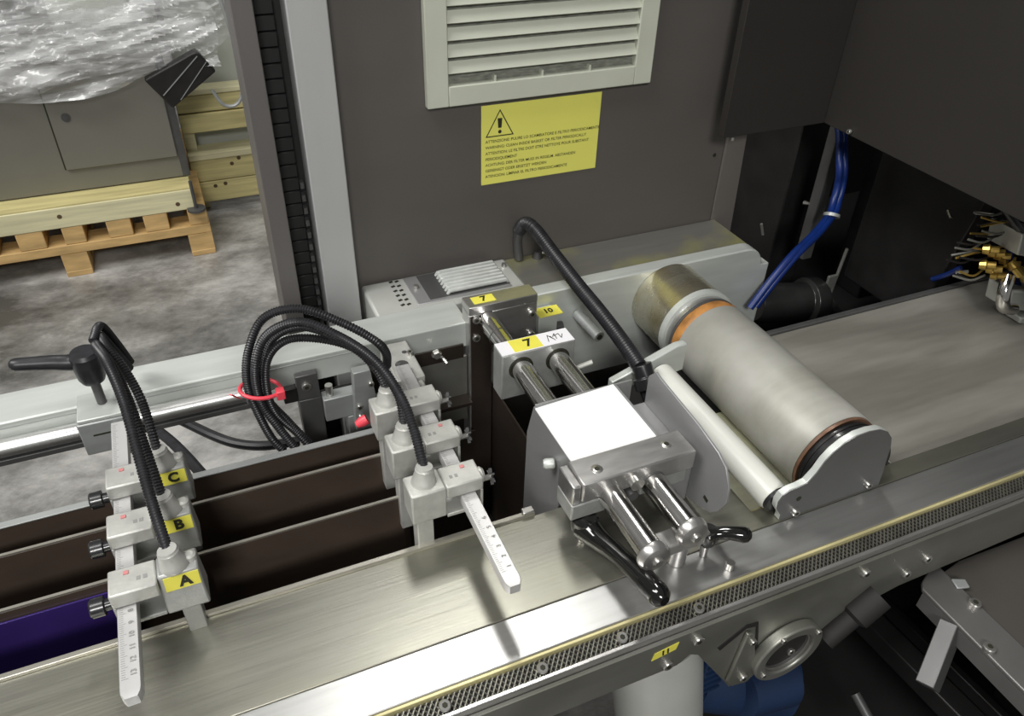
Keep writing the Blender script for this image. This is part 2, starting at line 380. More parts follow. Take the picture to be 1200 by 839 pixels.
# side plate behind the roller
spl = thing('side_plate', 'broad pale grey side plate with rounded corner behind the large roller', 'panel', (.53, .79, .82))
pts = [(.30, .80), (.76, .80), (.76, .925)]
for k in range(7):
    a = math.pi/2*k/6; pts.append((.715+.03*math.cos(a)-.0, .925+.03*math.sin(a)))
pts += [(.30, .955)]
build('plate', MB().prism(pts, 1, .775, .797), M['alu'], spl, .002)
sf = thing('rear_shelf', 'dusty yellow-stained shelf between the side plate and enclosure wall', 'shelf', (.55, .85, .93))
build('shelf_plate', MB().box(.385, .742, .798, .894, .932, .942), M['shelf'], sf, .001)
build('small_fitting', MB().lathe((.432, .884, .942), (.432, .884, .952), [(0, .008), (1, .005)], 12), M['darkgrey'], sf)
build('small_fitting', MB().cyl((.44, .885, .948), (.452, .879, .948), .003, 10), M['bolt'], sf)

# grey box with ribbed window
vb = thing('ribbed_window_box', 'pale grey box with slots and a ribbed window beside the silver post', 'box', (.28, .85, .86))
build('box_body', MB().box(.1775, .384, .809, .893, .86, .946), M['cover'], vb, .004)
wf = build('window_frame', MB().box(.234, .365, .8185, .8885, .9455, .9475), M['sheet'], vb, .002)
build('window_recess', MB().box(.252, .364, .824, .886, .9475, .948), M['darkgrey'], wf)
for k in range(7):
    xx = .275; yy = .829+k*.0082
    build('rib', MB().rings([(.277, yy, .9475), (.28, yy, .9515), (.284, yy, .952), (.36, yy, .952), (.363, yy, .948)], [.002, .003, .003, .003, .002], 8), M['frost'], vb)
build('stud', MB().lathe((.2435, .858, .9475), (.2435, .858, .952), [(0, .004), (1, .003)], 14), M['bolt'], vb)
build('stud', MB().lathe((.3745, .871, .946), (.3745, .871, .951), [(0, .004), (1, .003)], 14), M['bolt'], vb)
for r_ in range(6):
    for c_ in range(2):
        xx = .2165+c_*.0078-.0002*r_; yy = .886-r_*.0118-c_*.001
        o = MB().bar((xx-.0022, yy-.001, .9464), (xx+.0026, yy+.001, .9464), .0035, .0006); build('slot', o, M['ink'], vb, smooth=False)

# ================================================================== ENCLOSURE
ew = thing('enclosure_wall', 'dark grey painted enclosure wall behind the grille and yellow sign', 'panel', (.45, .9, 0))
build('wall_panel', MB().box(.1715, .735, .8955, .9155, .30, 1.62), M['wall'], ew, .001)
build('wall_flange', MB().hexa([(.7355, .8955, .80), (.775, .885, .80), (.775, .915, .80), (.7355, .915, .80), (.7355, .8955, 1.62), (.742, .885, 1.62), (.742, .915, 1.62), (.7355, .915, 1.62)]), M['wall'], ew)
build('hole', MB().cyl((.72, .8953, 1.05), (.72, .8949, 1.05), .003, 12), M['ink'], ew)
dp = thing('door_post', 'dull grey-brown steel upright at the left edge of enclosure opening', 'post', (.084, .9, 0))
build('post_body', MB().box(.0735, .0955, .868, .93, 0, 1.62), M['post'], dp, .001)
cc = thing('cable_chain', 'black cable track standing in the gap between two uprights', 'track', (.112, .9, 0))
build('track_back', MB().box(.0958, .127, .905, .92, 0, 1.62), M['chain'], cc)
for k in range(46):
    z = .86+k*.0165
    if z > 1.6: break
    build('link', MB().box(.098, .1185, .896, .905, z, z+.0155), M['chain'], cc, .001, seg=1)
    if z < 1.10: build('link_tooth', MB().box(.1188, .1232, .893, .903, z+.002, z+.010), M['darkgrey'], cc, seg=1)
build('track_edge', MB().box(.0962, .0985, .893, .905, 0, 1.62), M['darkgrey'], cc)
spst = thing('silver_post', 'light silver aluminium upright joining the dark enclosure wall', 'post', (.149, .9, 0))
build('post_body', MB().box(.1275, .1705, .872, .93, 0, 1.62), M['silver'], spst, .0015)

# vent grille
vg = thing('ventilation_grille', 'beige louvred ventilation grille above the yellow warning sign', 'grille', (.43, .89, 1.17))
zt = 1.475
for (x0, x1, z0, z1) in ((.278, .305, 1.173, zt), (.559, .585, 1.173, zt), (.305, .559, 1.173, 1.197), (.305, .559, zt-.025, zt)):
    build('frame_side', MB().box(x0, x1, .884, .895, z0, z1), M['vent'], vg, .0012)
build('filter_cloth', MB().box(.305, .559, .8935, .8953, 1.197, zt-.025), M['ventb'], vg)
z = 1.2125
while z < zt-.04:
    build('louvre', MB().hexa([(.305, .8855, z-.001), (.559, .8855, z-.001), (.559, .8872, z-.002), (.305, .8872, z-.002), (.305, .8925, z+.0115), (.559, .8925, z+.0115), (.559, .8945, z+.0105), (.305, .8945, z+.0105)]), M['vent'], vg)
    z += .0187
for xx in (.365, .428, .494):
    build('support_rib', MB().box(xx-.0012, xx+.0012, .8862, .8935, 1.197, 1.204), M['vent'], vg)

# warning sign
ws = thing('warning_sign', 'yellow sign with warning triangle and small print below the grille', 'sign', (.4345, .895, 1.061))
build('sign_plate', MB().box(.350, .519, .8940, .8953, 1.0605, 1.1655), M['yellow2'], ws, .0004)
tri = MB(); A, B, Cc = (.3555, 1.1245), (.3945, 1.1245), (.375, 1.1595)
def inset(p, c, k): return (c[0]+(p[0]-c[0])*k, c[1]+(p[1]-c[1])*k)
cen = ((A[0]+B[0]+Cc[0])/3, (A[1]+B[1]+Cc[1])/3)
for p, q in ((A, B), (B, Cc), (Cc, A)):
    p2, q2 = inset(p, cen, .88), inset(q, cen, .88)
    tri.add([(p[0], .8938, p[1]), (q[0], .8938, q[1]), (q2[0], .8938, q2[1]), (p2[0], .8938, p2[1])], [(0, 1, 2, 3)])
build('triangle', tri, M['ink'], ws, smooth=False)
ex = MB().add([(.3727, .8937, 1.1355), (.3773, .8937, 1.1355), (.3782, .8937, 1.148), (.3718, .8937, 1.148)], [(0, 1, 2, 3)])
ex.cyl((.375, .8938, 1.1305), (.375, .8936, 1.1305), .0024, 12)
build('exclamation_mark', ex, M['ink'], ws, smooth=False)
LN = ['ATTENZIONE: PULIRE LO SCAMBIATORE E FILTRO PERIODICAMENTE', 'WARNING: CLEAN INSIDE BASKET OR FILTER PERIODICALLY', 'ATTENTION: LE FILTRE DOIT ETRE NETTOYE POUR SUBSTANT',
      'PERIODIQUEMENT', 'ACHTUNG: DER FILTER MUSS IN REGELM. ABSTANDEN', 'GEREINIGT ODER ERSETZT WERDEN', 'ATENCION: LIMPIAR EL FILTRO PERIODICAMENTE']
for i, s in enumerate(LN):
    text('small_print', s, .0053, (.3555, .8939, 1.1185-i*.0078), (1, 0, 0), (0, 0, 1), M['ink'], ws, .00003, .00005, 'LEFT', 0)

# hood over the right half
hd = thing('dark_hood', 'dark painted hood panels hanging over the right side of the machine', 'cover', (1.3, .6, 1.1))
build('rear_hood_panel', MB().box(.690, .868, .847, .86, 1.097, 1.62), M['hood'], hd, .001)
build('side_hood_panel', MB().box(.868, .880, -.45, .86, 1.097, 1.62), M['hood'], hd, .001)  # lengthened out of view toward the front to shade the lower right
build('hood_shade_top', MB().box(.69, 1.9, -.45, 1.6, 1.605, 1.62), M['hood'], hd)  # unseen cover added to keep lamp light off the right side
screw(hd, (.712, .853, 1.092), (0, -.3, -1), .003, .003); screw(hd, (.866, .795, 1.103), (-1, 0, 0), .0035, .003)

# cavity
M['motorb'] = mat('dark_motor_shell', (.05, .05, .05), .3, .6, .3, (14, 14, 14))
cv = thing('machine_interior', 'black machine interior housing under the dark hood', 'machine', (1.2, 1.0, .7))
build('back_panel', MB().box(.74, 2.2, 1.25, 1.27, .3, 1.62), M['void'], cv)
build('floor_pan', MB().box(.765, 2.2, .70, 1.25, .70, .72), M['void'], cv)
build('end_panel', MB().box(2.15, 2.17, .2, 1.25, .3, 1.62), M['void'], cv)
build('dark_slab', MB().box(.93, 1.00, .95, 1.10, .72, 1.12), M['darkpart'], cv, .003)
build('dark_slab', MB().box(1.10, 1.24, .88, .95, .72, 1.06), M['darkpart'], cv, .003)
build('dark_slab', MB().hexa([(1.02, .70, .80), (1.045, .70, .80), (1.045, .86, .80), (1.02, .86, .80), (1.02, .66, 1.06), (1.045, .66, 1.06), (1.045, .86, 1.06), (1.02, .86, 1.06)]), M['darkpart'], cv, .002)
build('dark_block', MB().box(1.25, 1.36, .78, .9, .72, .98), M['darkpart'], cv, .004)
build('upright_tube', MB().box(.93, .95, .875, .895, .84, 1.12), M['darkgrey'], cv, .002)
build('motor_barrel', MB().lathe((.83, .86, .785), (.965, .85, .765), [(0, .030), (.1, .034), (.75, .034), (.78, .042), (.95, .042), (1, .038)], 24), M['motorb'], cv, .001)
build('pale_block', MB().hexa([(1.068, .85, .898), (1.092, .85, .902), (1.092, .87, .902), (1.068, .87, .898), (1.075, .85, .932), (1.1, .85, .935), (1.1, .87, .935), (1.075, .87, .932)]), M['dimalu'], cv, .001)
build('small_plate', MB().bar((1.046, .85, .905), (1.058, .85, .935), .006, .010), M['dimalu'], cv)
build('linkage_rod', MB().cyl((.998, .85, .862), (.99, .85, .76), .0028, 8), M['dimalu'], cv)
build('linkage_arm', MB().bar((.962, .85, .795), (1.045, .85, .705), .006, .012), M['darkgrey'], cv)
build('linkage_plate', MB().box(.972, .99, .845, .85, .79, .815), M['dimalu'], cv, .001)
build('small_lamp', MB().lathe((.875, .85, .968), (.874, .84, .971), [(0, .0035), (1, .002)], 12), M['bolt'], cv)
build('bent_clip', MB().cyl((.798, .85, .945), (.806, .85, .925), .0022, 8), M['dimalu'], cv)
build('white_stud', MB().cyl((1.0, .70, 1.003), (.998, .69, .996), .003, 10), M['bolt'], cv)
build('white_stud', MB().bar((1.0, .66, 1.018), (1.01, .64, 1.022), .003, .004), M['bolt'], cv)
build('white_stud', MB().bar((1.0, .652, .925), (1.012, .642, .93), .003, .004), M['dimalu'], cv)
bh = thing('blue_hose_pair', 'pair of bright blue air hoses hanging into the dark interior', 'hose', (.78, .76, .86))
for dx in (-.005, .005):
    build('hose', smoothtube([(.95+dx, .99, 1.14), (.945+dx, .90, 1.085), (0.920+dx, 0.842, 1.031), (0.925+dx, 0.838, 0.997), (0.918+dx, 0.830, 0.973), (0.900+dx, 0.815, 0.959), (0.851+dx, 0.790, 0.946), (0.799+dx, 0.770, 0.931), (0.760+dx, 0.760, 0.900), (0.730+dx, 0.755, 0.865)], .0056, 12), M['blue'], bh)
build('tie_wrap', MB().lathe((0.900, 0.814, 0.961), (0.898, 0.812, 0.957), [(0, .0125), (1, .0125)], 16), M['alu2'], bh)

# valve cluster at the right edge
vc = thing('valve_cluster', 'cluster of brass fittings and pale valve blocks at the right edge', 'fittings', (1.05, .6, .83))
build('valve_block', MB().hexa([(.985, .57, 1.000), (1.10, .57, .965), (1.10, .62, .965), (.985, .62, 1.000), (.975, .57, 1.034), (1.09, .57, 1.00), (1.09, .62, 1.00), (.975, .62, 1.034)]), M['cover'], vc, .002)
build('valve_block', MB().hexa([(1.02, .57, .905), (1.14, .57, .87), (1.14, .61, .87), (1.02, .61, .905), (1.01, .57, .940), (1.13, .57, .91), (1.13, .61, .91), (1.01, .61, .940)]), M['cover'], vc, .003)
build('valve_block', MB().hexa([(1.045, .56, .882), (1.18, .56, .845), (1.18, .60, .845), (1.045, .60, .882), (1.042, .56, .893), (1.18, .56, .856), (1.18, .60, .856), (1.042, .60, .893)]), M['cover'], vc, .002)
build('silver_elbow', smoothtube([(1.012, .585, .955), (1.002, .575, .935), (1.006, .57, .915), (1.03, .57, .905)], .009, 12), M['chrome'], vc)
for k, (px, pz) in enumerate(((.955, 1.0), (.970, .992), (.985, .985), (1.0, .975), (.962, .975), (.98, .965), (1.015, .965), (.995, .952))):
    build('brass_fitting', MB().lathe((px, .60, pz), (px+.012, .585, pz+.004), [(0, .006), (.4, .0075), (.5, .005), (1, .005)], 10), M['brass'], vc)
for k in range(6):
    px, pz = 1.0+.018*k, 1.0-.012*k
    build('brass_fitting', MB().lathe((px, .585, pz-.02), (px+.008, .567, pz-.034), [(0, .005), (.4, .0085), (.5, .006), (1, .006)], 10), M['brass'], vc)
build('black_hose', smoothtube([(.96, .60, 1.06), (.985, .575, 1.03), (1.03, .565, 1.0), (1.06, .565, .96), (1.04, .565, .93)], .005, 10), M['black'], vc)
for k in range(18):
    a = Vector((.925+random.uniform(0, .02), .61+random.uniform(-.01, .02), 1.05-k*.0055)); b = a+Vector((.04+random.uniform(0, .02), random.uniform(-.01, .0), random.uniform(-.012, .004)))
    build('wire', smoothtube([a, (a+b)/2+Vector((0, -.005, .006*random.uniform(-1, 1))), b], .0016, 6), (M['brass'], M['dimalu'], M['darkpart'])[k % 3], vc)
build('blue_hose', smoothtube([(.995, .6, 1.05), (.99, .59, 1.02), (1.0, .59, .99), (1.03, .59, .95), (1.06, .59, .92)], .0045, 10), M['blue'], vc)
build('blue_hose', smoothtube([(1.02, .66, .925), (1.015, .675, .905), (1.01, .69, .89)], .004, 10), M['blue'], vc)

# ================================================================== ROLLERS
lr = thing('large_roller', 'large dusty roller with orange collar lying across the machine', 'roller', (.586, .55, .852))
cx, cz = .5840, .9035
def rol(y0, y1, prof, name, m, bev=0, n=64, par=None): return build(name, MB().lathe((cx, y0, cz), (cx, y1, cz), prof, n), m, par or lr, bev)
rol(.4315, .663, [(0, .0535), (.004, .054), (.996, .054), (1, .0535)], 'sleeve', M['roller'])
rol(.4275, .4315, [(0, .0528), (1, .0528)], 'end_ring', M['brownr'])
rol(.400, .4275, [(0, .0495), (1, .0495)], 'dark_core', M['black'])
for y in (.408, .4155, .422): rol(y, y+.002, [(0, .0505), (1, .0505)], 'core_rib', M['darkpart'])
rol(.6632, .678, [(0, .0525), (.35, .0538), (.7, .0530), (1, .0520)], 'orange_collar', M['orange'])
rol(.678, .682, [(0, .053), (1, .053)], 'thin_ring', M['darkgrey'])
rh = thing('bearing_drum', 'shiny brassy drum housing between large roller and side plate', 'housing', (cx, .73, .85))
def rd(y0, y1, prof, name, m): return build(name, MB().lathe((cx, y0, cz), (cx, y1, cz), prof, 72), m, rh)
rd(.683, .692, [(0, .0505), (.1, .0515), (1, .0515)], 'inner_flange', M['steel'])
rd(.692, .703, [(0, .0545), (.08, .056), (.92, .056), (1, .0545)], 'outer_flange', M['alu'])
rd(.703, .7745, [(0, .0545), (1, .0545)], 'drum', M['nickel'])

sr = thing('small_roller', 'slim cream roller parallel to the large dusty roller', 'roller', (.45, .48, .92))
build('tube', MB().lathe((.4705, .3935, .919), (.456, .592, .936), [(0, .0152), (.02, .0160), (.98, .0160), (1, .0152)], 36), M['rollw'], sr)
build('shaft_end', MB().cyl((.4706, .3885, .9187), (.4705, .3933, .919), .0145, 24), M['black'], sr)
M['plateg'] = mat('plate_grey', (.20, .20, .20), .42, .55, .06, (20, 20, 20))
ep = thing('roller_end_plate', 'rounded light-edged end plate in front of the large roller', 'bracket', (.54, .385, .9))
epo = [(.470, .9005), (.470, .908), (.4615, .921), (.4605, .931), (.464, .939), (.472, .943), (.483, .9435), (.492, .946), (.500, .957), (.5055, .970), (.513, .980), (.524, .988), (.538, .993), (.553, .9935), (.568, .991), (.580, .984), (.589, .973), (.594, .958), (.5955, .942), (.598, .925), (.6, .9005)]
build('plate', MB().prism(epo, 1, .3785, .3795), M['plateg'], ep)
build('rolled_rim', MB().prism(epo, 1, .3796, .387), M['alu'], ep, .0008)
build('bearing_boss', MB().cyl((.575, .3873, .925), (.575, .4045, .925), .018, 32), M['black'], ep)
build('foot', MB().box(.474, .598, .3875, .398, .9005, .906), M['sheet'], ep, .001)
screw(ep, (.486, .3785, .909), (0, -1, 0), .0045, .005); screw(ep, (.580, .3785, .912), (0, -1, 0), .004, .005)
build('hole', MB().cyl((.487, .3786, .926), (.487, .3782, .926), .0032, 12), M['ink'], ep)
# rear arm carrying the small roller
ra = thing('swing_bracket', 'pale arm reaching from the brassy drum to the rear of the cream roller', 'bracket', (.47, .6, .93))
build('arm', MB().prism([(.395, .925), (.395, .938), (.478, .968), (.492, .968), (.492, .93), (.46, .925)], 1, .596, .606), M['alu'], ra, .0015)

# ================================================================== SENSOR / CARD HEAD
br = thing('head_bracket', 'folded grey bracket carrying the white card above the deck', 'bracket', (.33, .51, .9))
build('side_sheet', MB().prism([(.4845, .9), (.468, .9005), (.466, .9745), (.553, .9745), (0.566, 0.929), (0.567, 0.793), (0.567, .62), (.4845, .62)], 0, .2742, .277), M['sheet'], br, .0006)
build('table_plate', MB().box(.277, .372, .4655, .553, .970, .9745), M['sheet'], br, .0006)
build('back_fold', MB().box(.277, .392, .5535, .556, .93, .9745), M['sheet'], br, .0004)
wc = build('white_card', MB().hexa([(.2735, .4625, .9748), (.3675, .4635, .9748), (.3675, .553, .9748), (.2735, .5475, .9748), (.2735, .4625, .9765), (.3675, .4635, .9765), (.3675, .553, .9765), (.2735, .5475, .9765)]), M['white'], smooth=False)
tag(wc, 'blank white card lying on the bracket behind the steel clamp block', 'card')
gp = thing('slotted_guard_plate', 'grey folded guard plate with small slot beside the cream roller', 'guard', (.40, .46, .9))
build('guard', MB().prism([(.535, .955), (.535, .992), (.524, 1.005), (.515, 1.003), (.444, .998), (.41, .992), (.396, .985), (.386, .968), (.384, .950), (.392, .930), (.402, .918), (.425, .908), (.45, .902), (.46, .955)], 0, .3985, .401), M['sheet'], gp, .0005)
build('floor_fold', MB().box(.3725, .3984, .462, .535, .953, .956), M['sheet'], gp, .0004)
build('slot', MB().bar((.3983, .408, .9275), (.3983, .4145, .9295), .0003, .005), M['ink'], gp)
build('lower_stay', MB().box(.372, .3984, .44, .455, .9, .953), M['sheet'], gp, .001)
ct = thing('cable_gland', 'black corrugated cable gland between white card and cream roller', 'gland', (.41, .59, .93))
build('gland_body', MB().lathe((.425, .588, .962), (.43, .560, .925), [(0, .012), (.3, .012), (.32, .015), (.6, .015), (.62, .011), (1, .011)], 18), M['black'], ct, .0005)

cb = thing('clamp_block', 'two-layer steel clamp block with two screws in front of the white card', 'clamp', (.32, .44, .93))
build('upper_block', MB().box(.2675, .3895, .4285, .4615, .9585, .9815), M['steel'], cb, .0015)
build('step_block', MB().box(.2585, .2673, .431, .4615, .9545, .9785), M['steel'], cb, .0015)
lo = [(.2585, .9345), (.297, .9345), (.297, .954), (.2585, .954)]
build('lower_block', MB().prism(lo, 1, .4305, .4615), M['cast'], cb, .0015)
build('lower_block', MB().box(.335, .388, .434, .4615, .936, .958), M['cast'], cb, .0015)
for xx, yy in ((.2885, .4425), (.367, .4475)):
    screw(cb, (xx, yy, .9805), (0, 0, 1), .0058, .0016)
build('dowel', MB().cyl((.321, .4285, .9695), (.321, .420, .9695), .0072, 18), M['bolt'], cb)
build('dowel', MB().cyl((.321, .434, .950), (.321, .424, .950), .0055, 18), M['darkgrey'], cb)

def guide_rod(x, y0, label):
    g = thing('guide_rod', label, 'rod', (x, .5, .945), 'paired guide rods')
    build('rod', MB().cyl((x, y0+.012, .957), (x, .7405 if x < .31 else .645, .957), .0124, 32), M['chrome'], g)
    build('end_cap', MB().lathe((x, y0, .957), (x, y0+.012, .957), [(0, .0085), (.12, .0135), (.45, .0155), (.8, .0155), (1, .0135)], 32), M['steel'], g)
    build('cap_screw', MB().lathe((x, y0-.003, .957), (x, y0, .957), [(0, .0038), (.5, .0052), (1, .0052)], 16), M['bolt'], g)
    build('mark_line', MB().cyl((x, .702 if x < .31 else .4265, .957), (x, .7035 if x < .31 else .428, .957), .0127, 32), M['darkgrey'], g)
guide_rod(.298, .345, 'left polished guide rod running from the tall post through both blocks')
guide_rod(.344, .355, 'right polished guide rod ending beside the short black lever')
lk = thing('lever_shaft', 'steel cross bar beneath the rod ends next to the short lever', 'bar', (.34, .37, .92))
build('cross_bar', MB().box(.318, .372, .366, .386, .925, .939), M['steel'], lk, .002)
build('stand_off', MB().cyl((.346, .376, .9005), (.346, .376, .925), .009, 20), M['steel'], lk)
build('stud', MB().cyl((.388, .349, .9005), (.388, .349, .909), .0042, 14), M['bolt'], lk)

def lever(name, label, hub, hub_r, hub_h, path, radii, m, cat='lever', extra=None):
    t = thing(name, label, cat, (hub[0], hub[1], hub[2]-hub_h))
    build('hub', MB().lathe((hub[0], hub[1], hub[2]-hub_h), hub, [(0, hub_r*.75), (.15, hub_r*.9), (.6, hub_r), (.9, hub_r), (1, hub_r*.82)], 24), m, t)
    C = curve(path, .004); n = len(C); R = []
    for i in range(n):
        u = i/(n-1)*(len(radii)-1); k = min(int(u), len(radii)-2); R.append(radii[k]*(1-(u-k))+radii[k+1]*(u-k))
    C = C+[C[-1]+(C[-1]-C[-2]).normalized()*R[-1]*.5, C[-1]+(C[-1]-C[-2]).normalized()*R[-1]*.85]; R += [R[-1]*.86, R[-1]*.45]
    build('handle', MB().rings(C, R, 16), m, t)
    return t
l1 = lever('clamping_lever', 'long glossy black clamping lever hanging below the steel clamp block', (.275, .432, .934), .0135, .022,
           [(.275, .430, .921), (.279, .412, .922), (.283, .390, .927), (.286, .362, .934), (.288, .338, .939), (.289, .325, .941)], [.0145, .0110, .0092, .0085, .0092, .0108, .0105], M['gloss'])
build('rod', MB().cyl((.275, .432, .9005), (.275, .432, .912), .005, 12), M['steel'], l1)
l2 = lever('clamping_lever', 'short glossy black clamping lever pointing right beside the rod ends', (.374, .372, .936), .010, .018,
           [(.374, .372, .929), (.383, .3675, .932), (.392, .362, .934), (.402, .356, .934)], [.0085, .0062, .0068, .0080], M['gloss'])
build('rod', MB().cyl((.374, .372, .9005), (.374, .372, .919), .004, 12), M['steel'], l2)

# block with label 7
sb = thing('rod_block', 'steel sliding block with white tape and yellow 7 on both rods', 'block', (.32, .655, .915))
blk = MB().box(.2745, .3655, .638, .664, .916, .9785)
build('block_body', blk, M['cast'], sb, .0015)
for xx in (.298, .344): build('bore_ring', MB().ringplate((xx, .6375, .957), (0, 1, 0), .0150, .0125, .001, 32), M['ink'], sb)
build('white_tape', MB().box(.2752, .3648, .6387, .6633, .9786, .9791), M['wtape'], sb)
yt = build('label', MB().prism([(.291, .640), (.326, .640), (.326, .6625), (.291, .6625)], 2, .9791, .9794), M['yellow'], sb, smooth=False)
text('number', '7', .019, (.3115, .651, .9794), (1, 0, 0), (0, 1, 0), M['ink'], yt, .0004)
wr = MB()
for j, (ax, ay, bx, by) in enumerate(((.335, .645, .338, .657), (.338, .657, .342, .6485), (.3405, .6545, .3435, .645), (.343, .652, .347, .6575), (.347, .6575, .346, .647), (.345, .653, .3515, .656), (.3515, .656, .352, .647), (.352, .647, .356, .654))):
    wr.bar((ax, ay, .9793), (bx, by, .9793), .0008, .0002)
build('handwritten_note', wr, M['ink'], sb, smooth=False)
build('slim_pin', MB().cyl((.366, .645, .93), (.392, .640, .938), .003, 12), M['rollw'], sb)

# tall post with 7
tp = thing('bracket_post', 'tall steel bracket post with yellow 7 on its top', 'post', (.31, .755, .6))
build('post_plate', MB().box(.2745, .3045, .741, .7675, .60, .968), M['steel'], tp, .001)
build('post_front', MB().box(.2762, .3035, .7402, .7409, .60, .9665), M['browndark'], tp)
build('top_block', MB().box(.2745, .3655, .7412, .7675, .9685, .9795), M['steel'], tp, .001)
build('wing_plate', MB().box(.3047, .3655, .7418, .7665, .905, .9683), M['steel'], tp, .001)
for xx, zz in ((.283, .962), (.283, .935), (.3575, .953), (.3575, .921)):
    screw(tp, (xx, .740, zz), (0, -1, 0), .0052, .003)
pl = build('label', MB().prism([(.2835, .747), (.312, .747), (.312, .7625), (.2835, .7625)], 2, .9795, .9798), M['yellow'], tp, smooth=False)
text('number', '7', .015, (.298, .7548, .9798), (1, 0, 0), (0, 1, 0), M['ink'], pl, .0004)
# small bracket with label 10
tb = thing('small_bracket', 'small pale bracket with yellow 10 label behind the sliding block', 'bracket', (.39, .762, .88))
build('bracket_body', MB().box(.374, .401, .752, .774, .885, .936), M['alu'], tb, .001)
build('bolt', MB().cyl((.402, .762, .907), (.414, .762, .907), .006, 12), M['darkgrey'], tb)
ll = build('label', MB().hexa([(.374, .749, .9362), (.407, .749, .9362), (.407, .770, .9362), (.374, .770, .9362), (.374, .749, .937), (.407, .749, .937), (.407, .770, .937), (.374, .770, .937)]), M['yellow'], tb, smooth=False)
text('number', '10', .013, (.3905, .7595, .937), (1, 0, 0), (0, 1, 0), M['ink'], ll, .0004)
ps = thing('pipe_stub', 'short grey tube stub sticking out of the side plate', 'pipe', (.45, .74, .88))
build('tube', MB().cyl((.449, .722, .905), (.443, .7748, .910), .0075, 20), M['alu2'], ps)
build('bore', MB().cyl((.4491, .7215, .905), (.4491, .722, .905), .0042, 16), M['ink'], ps)
# round knob pin on left of the head bracket
pin = build('stop_pin', MB().lathe((.262, .500, .945), (.273, .497, .945), [(0, .004), (.2, .0055), (.9, .0055), (1, .0045)], 16).add([], []), M['alu']); tag(pin, 'small pale round pin on left side of the head bracket', 'pin')

# thick hose in the middle
th = thing('thick_hose', 'thick black corrugated hose sloping from the wall to the roller arm', 'hose', (.42, .72, .92))
build('conduit', ribbed([(.402, .884, .990), (.4055, .872, 1.006), (.4105, .852, 1.006), (.4165, .80, .992), (.421, .74, .980), (.424, .68, .972), (.426, .63, .963), (.426, .592, .956)], .0088, .0036, .16, 12), M['blackm'], th)
build('hook_end', smoothtube([(.404, .886, .944), (.402, .888, .970), (.402, .884, .988)], .0065, 12), M['darkgrey'], th)

# ================================================================== RULERS, SENSORS, HOSES
def ruler(x0, x1, yn, yf, label, nums):
    w = (x0+x1)/2
    t = thing('ruler_bar', label, 'ruler', (w, (yn+yf)/2, .952), 'graduated bars holding the sensors')
    hw = (x1-x0)/2; c = .0022
    b = MB()
    sec = [(-hw, .9485), (-hw+.001, .9475), (hw-.001, .9475), (hw, .9485), (hw, .9575), (hw-.0006, .9585), (-hw+.0006, .9585), (-hw, .9575)]
    n = len(sec); vs = []
    for y, k in ((yn, .62), (yn+.0035, .9), (yn+.007, 1), (yf, 1)):
        for (px, pz) in sec: vs.append((w+px*k, y, .953+(pz-.953)*(.75+.25*k)))
    fs = [tuple(range(n)), tuple(range(4*n-1, 3*n-1, -1))]
    for j in range(3):
        for i in range(n): fs.append((j*n+i, j*n+(i+1) % n, (j+1)*n+(i+1) % n, (j+1)*n+i))
    b.add(vs, fs); build('bar', b, M['ruler'], t)
    tk = MB(); y = yn+.016; i = 0
    while y < .70:
        L_ = .0048 if i % 5 == 0 else .003
        tk.box(x0+.0016, x0+.0016+L_, y-.00016, y+.00016, .9586, .9587); y += .002; i += 1
    build('graduation', tk, M['inkg'], t, smooth=False)
    for j, s in enumerate(nums):
        text('numeral', s, .0058, (x1-.0046, yn+.020+j*.0115, .9587), (0, 1, 0), (-1, 0, 0), M['inkg'], t, .0001, .00003)
    return t
ruler(-.1285, -.1135, .3835, .704, 'upright-looking graduated ruler bar through the sensors lettered A, B and C', ['13', '12', '11', '10', '9', '8', '7'])
ruler(.1668, .1818, .368, .69, 'slanting graduated ruler bar through the three unlettered sensors', ['1', '2', '3', '4', '5', '6'])

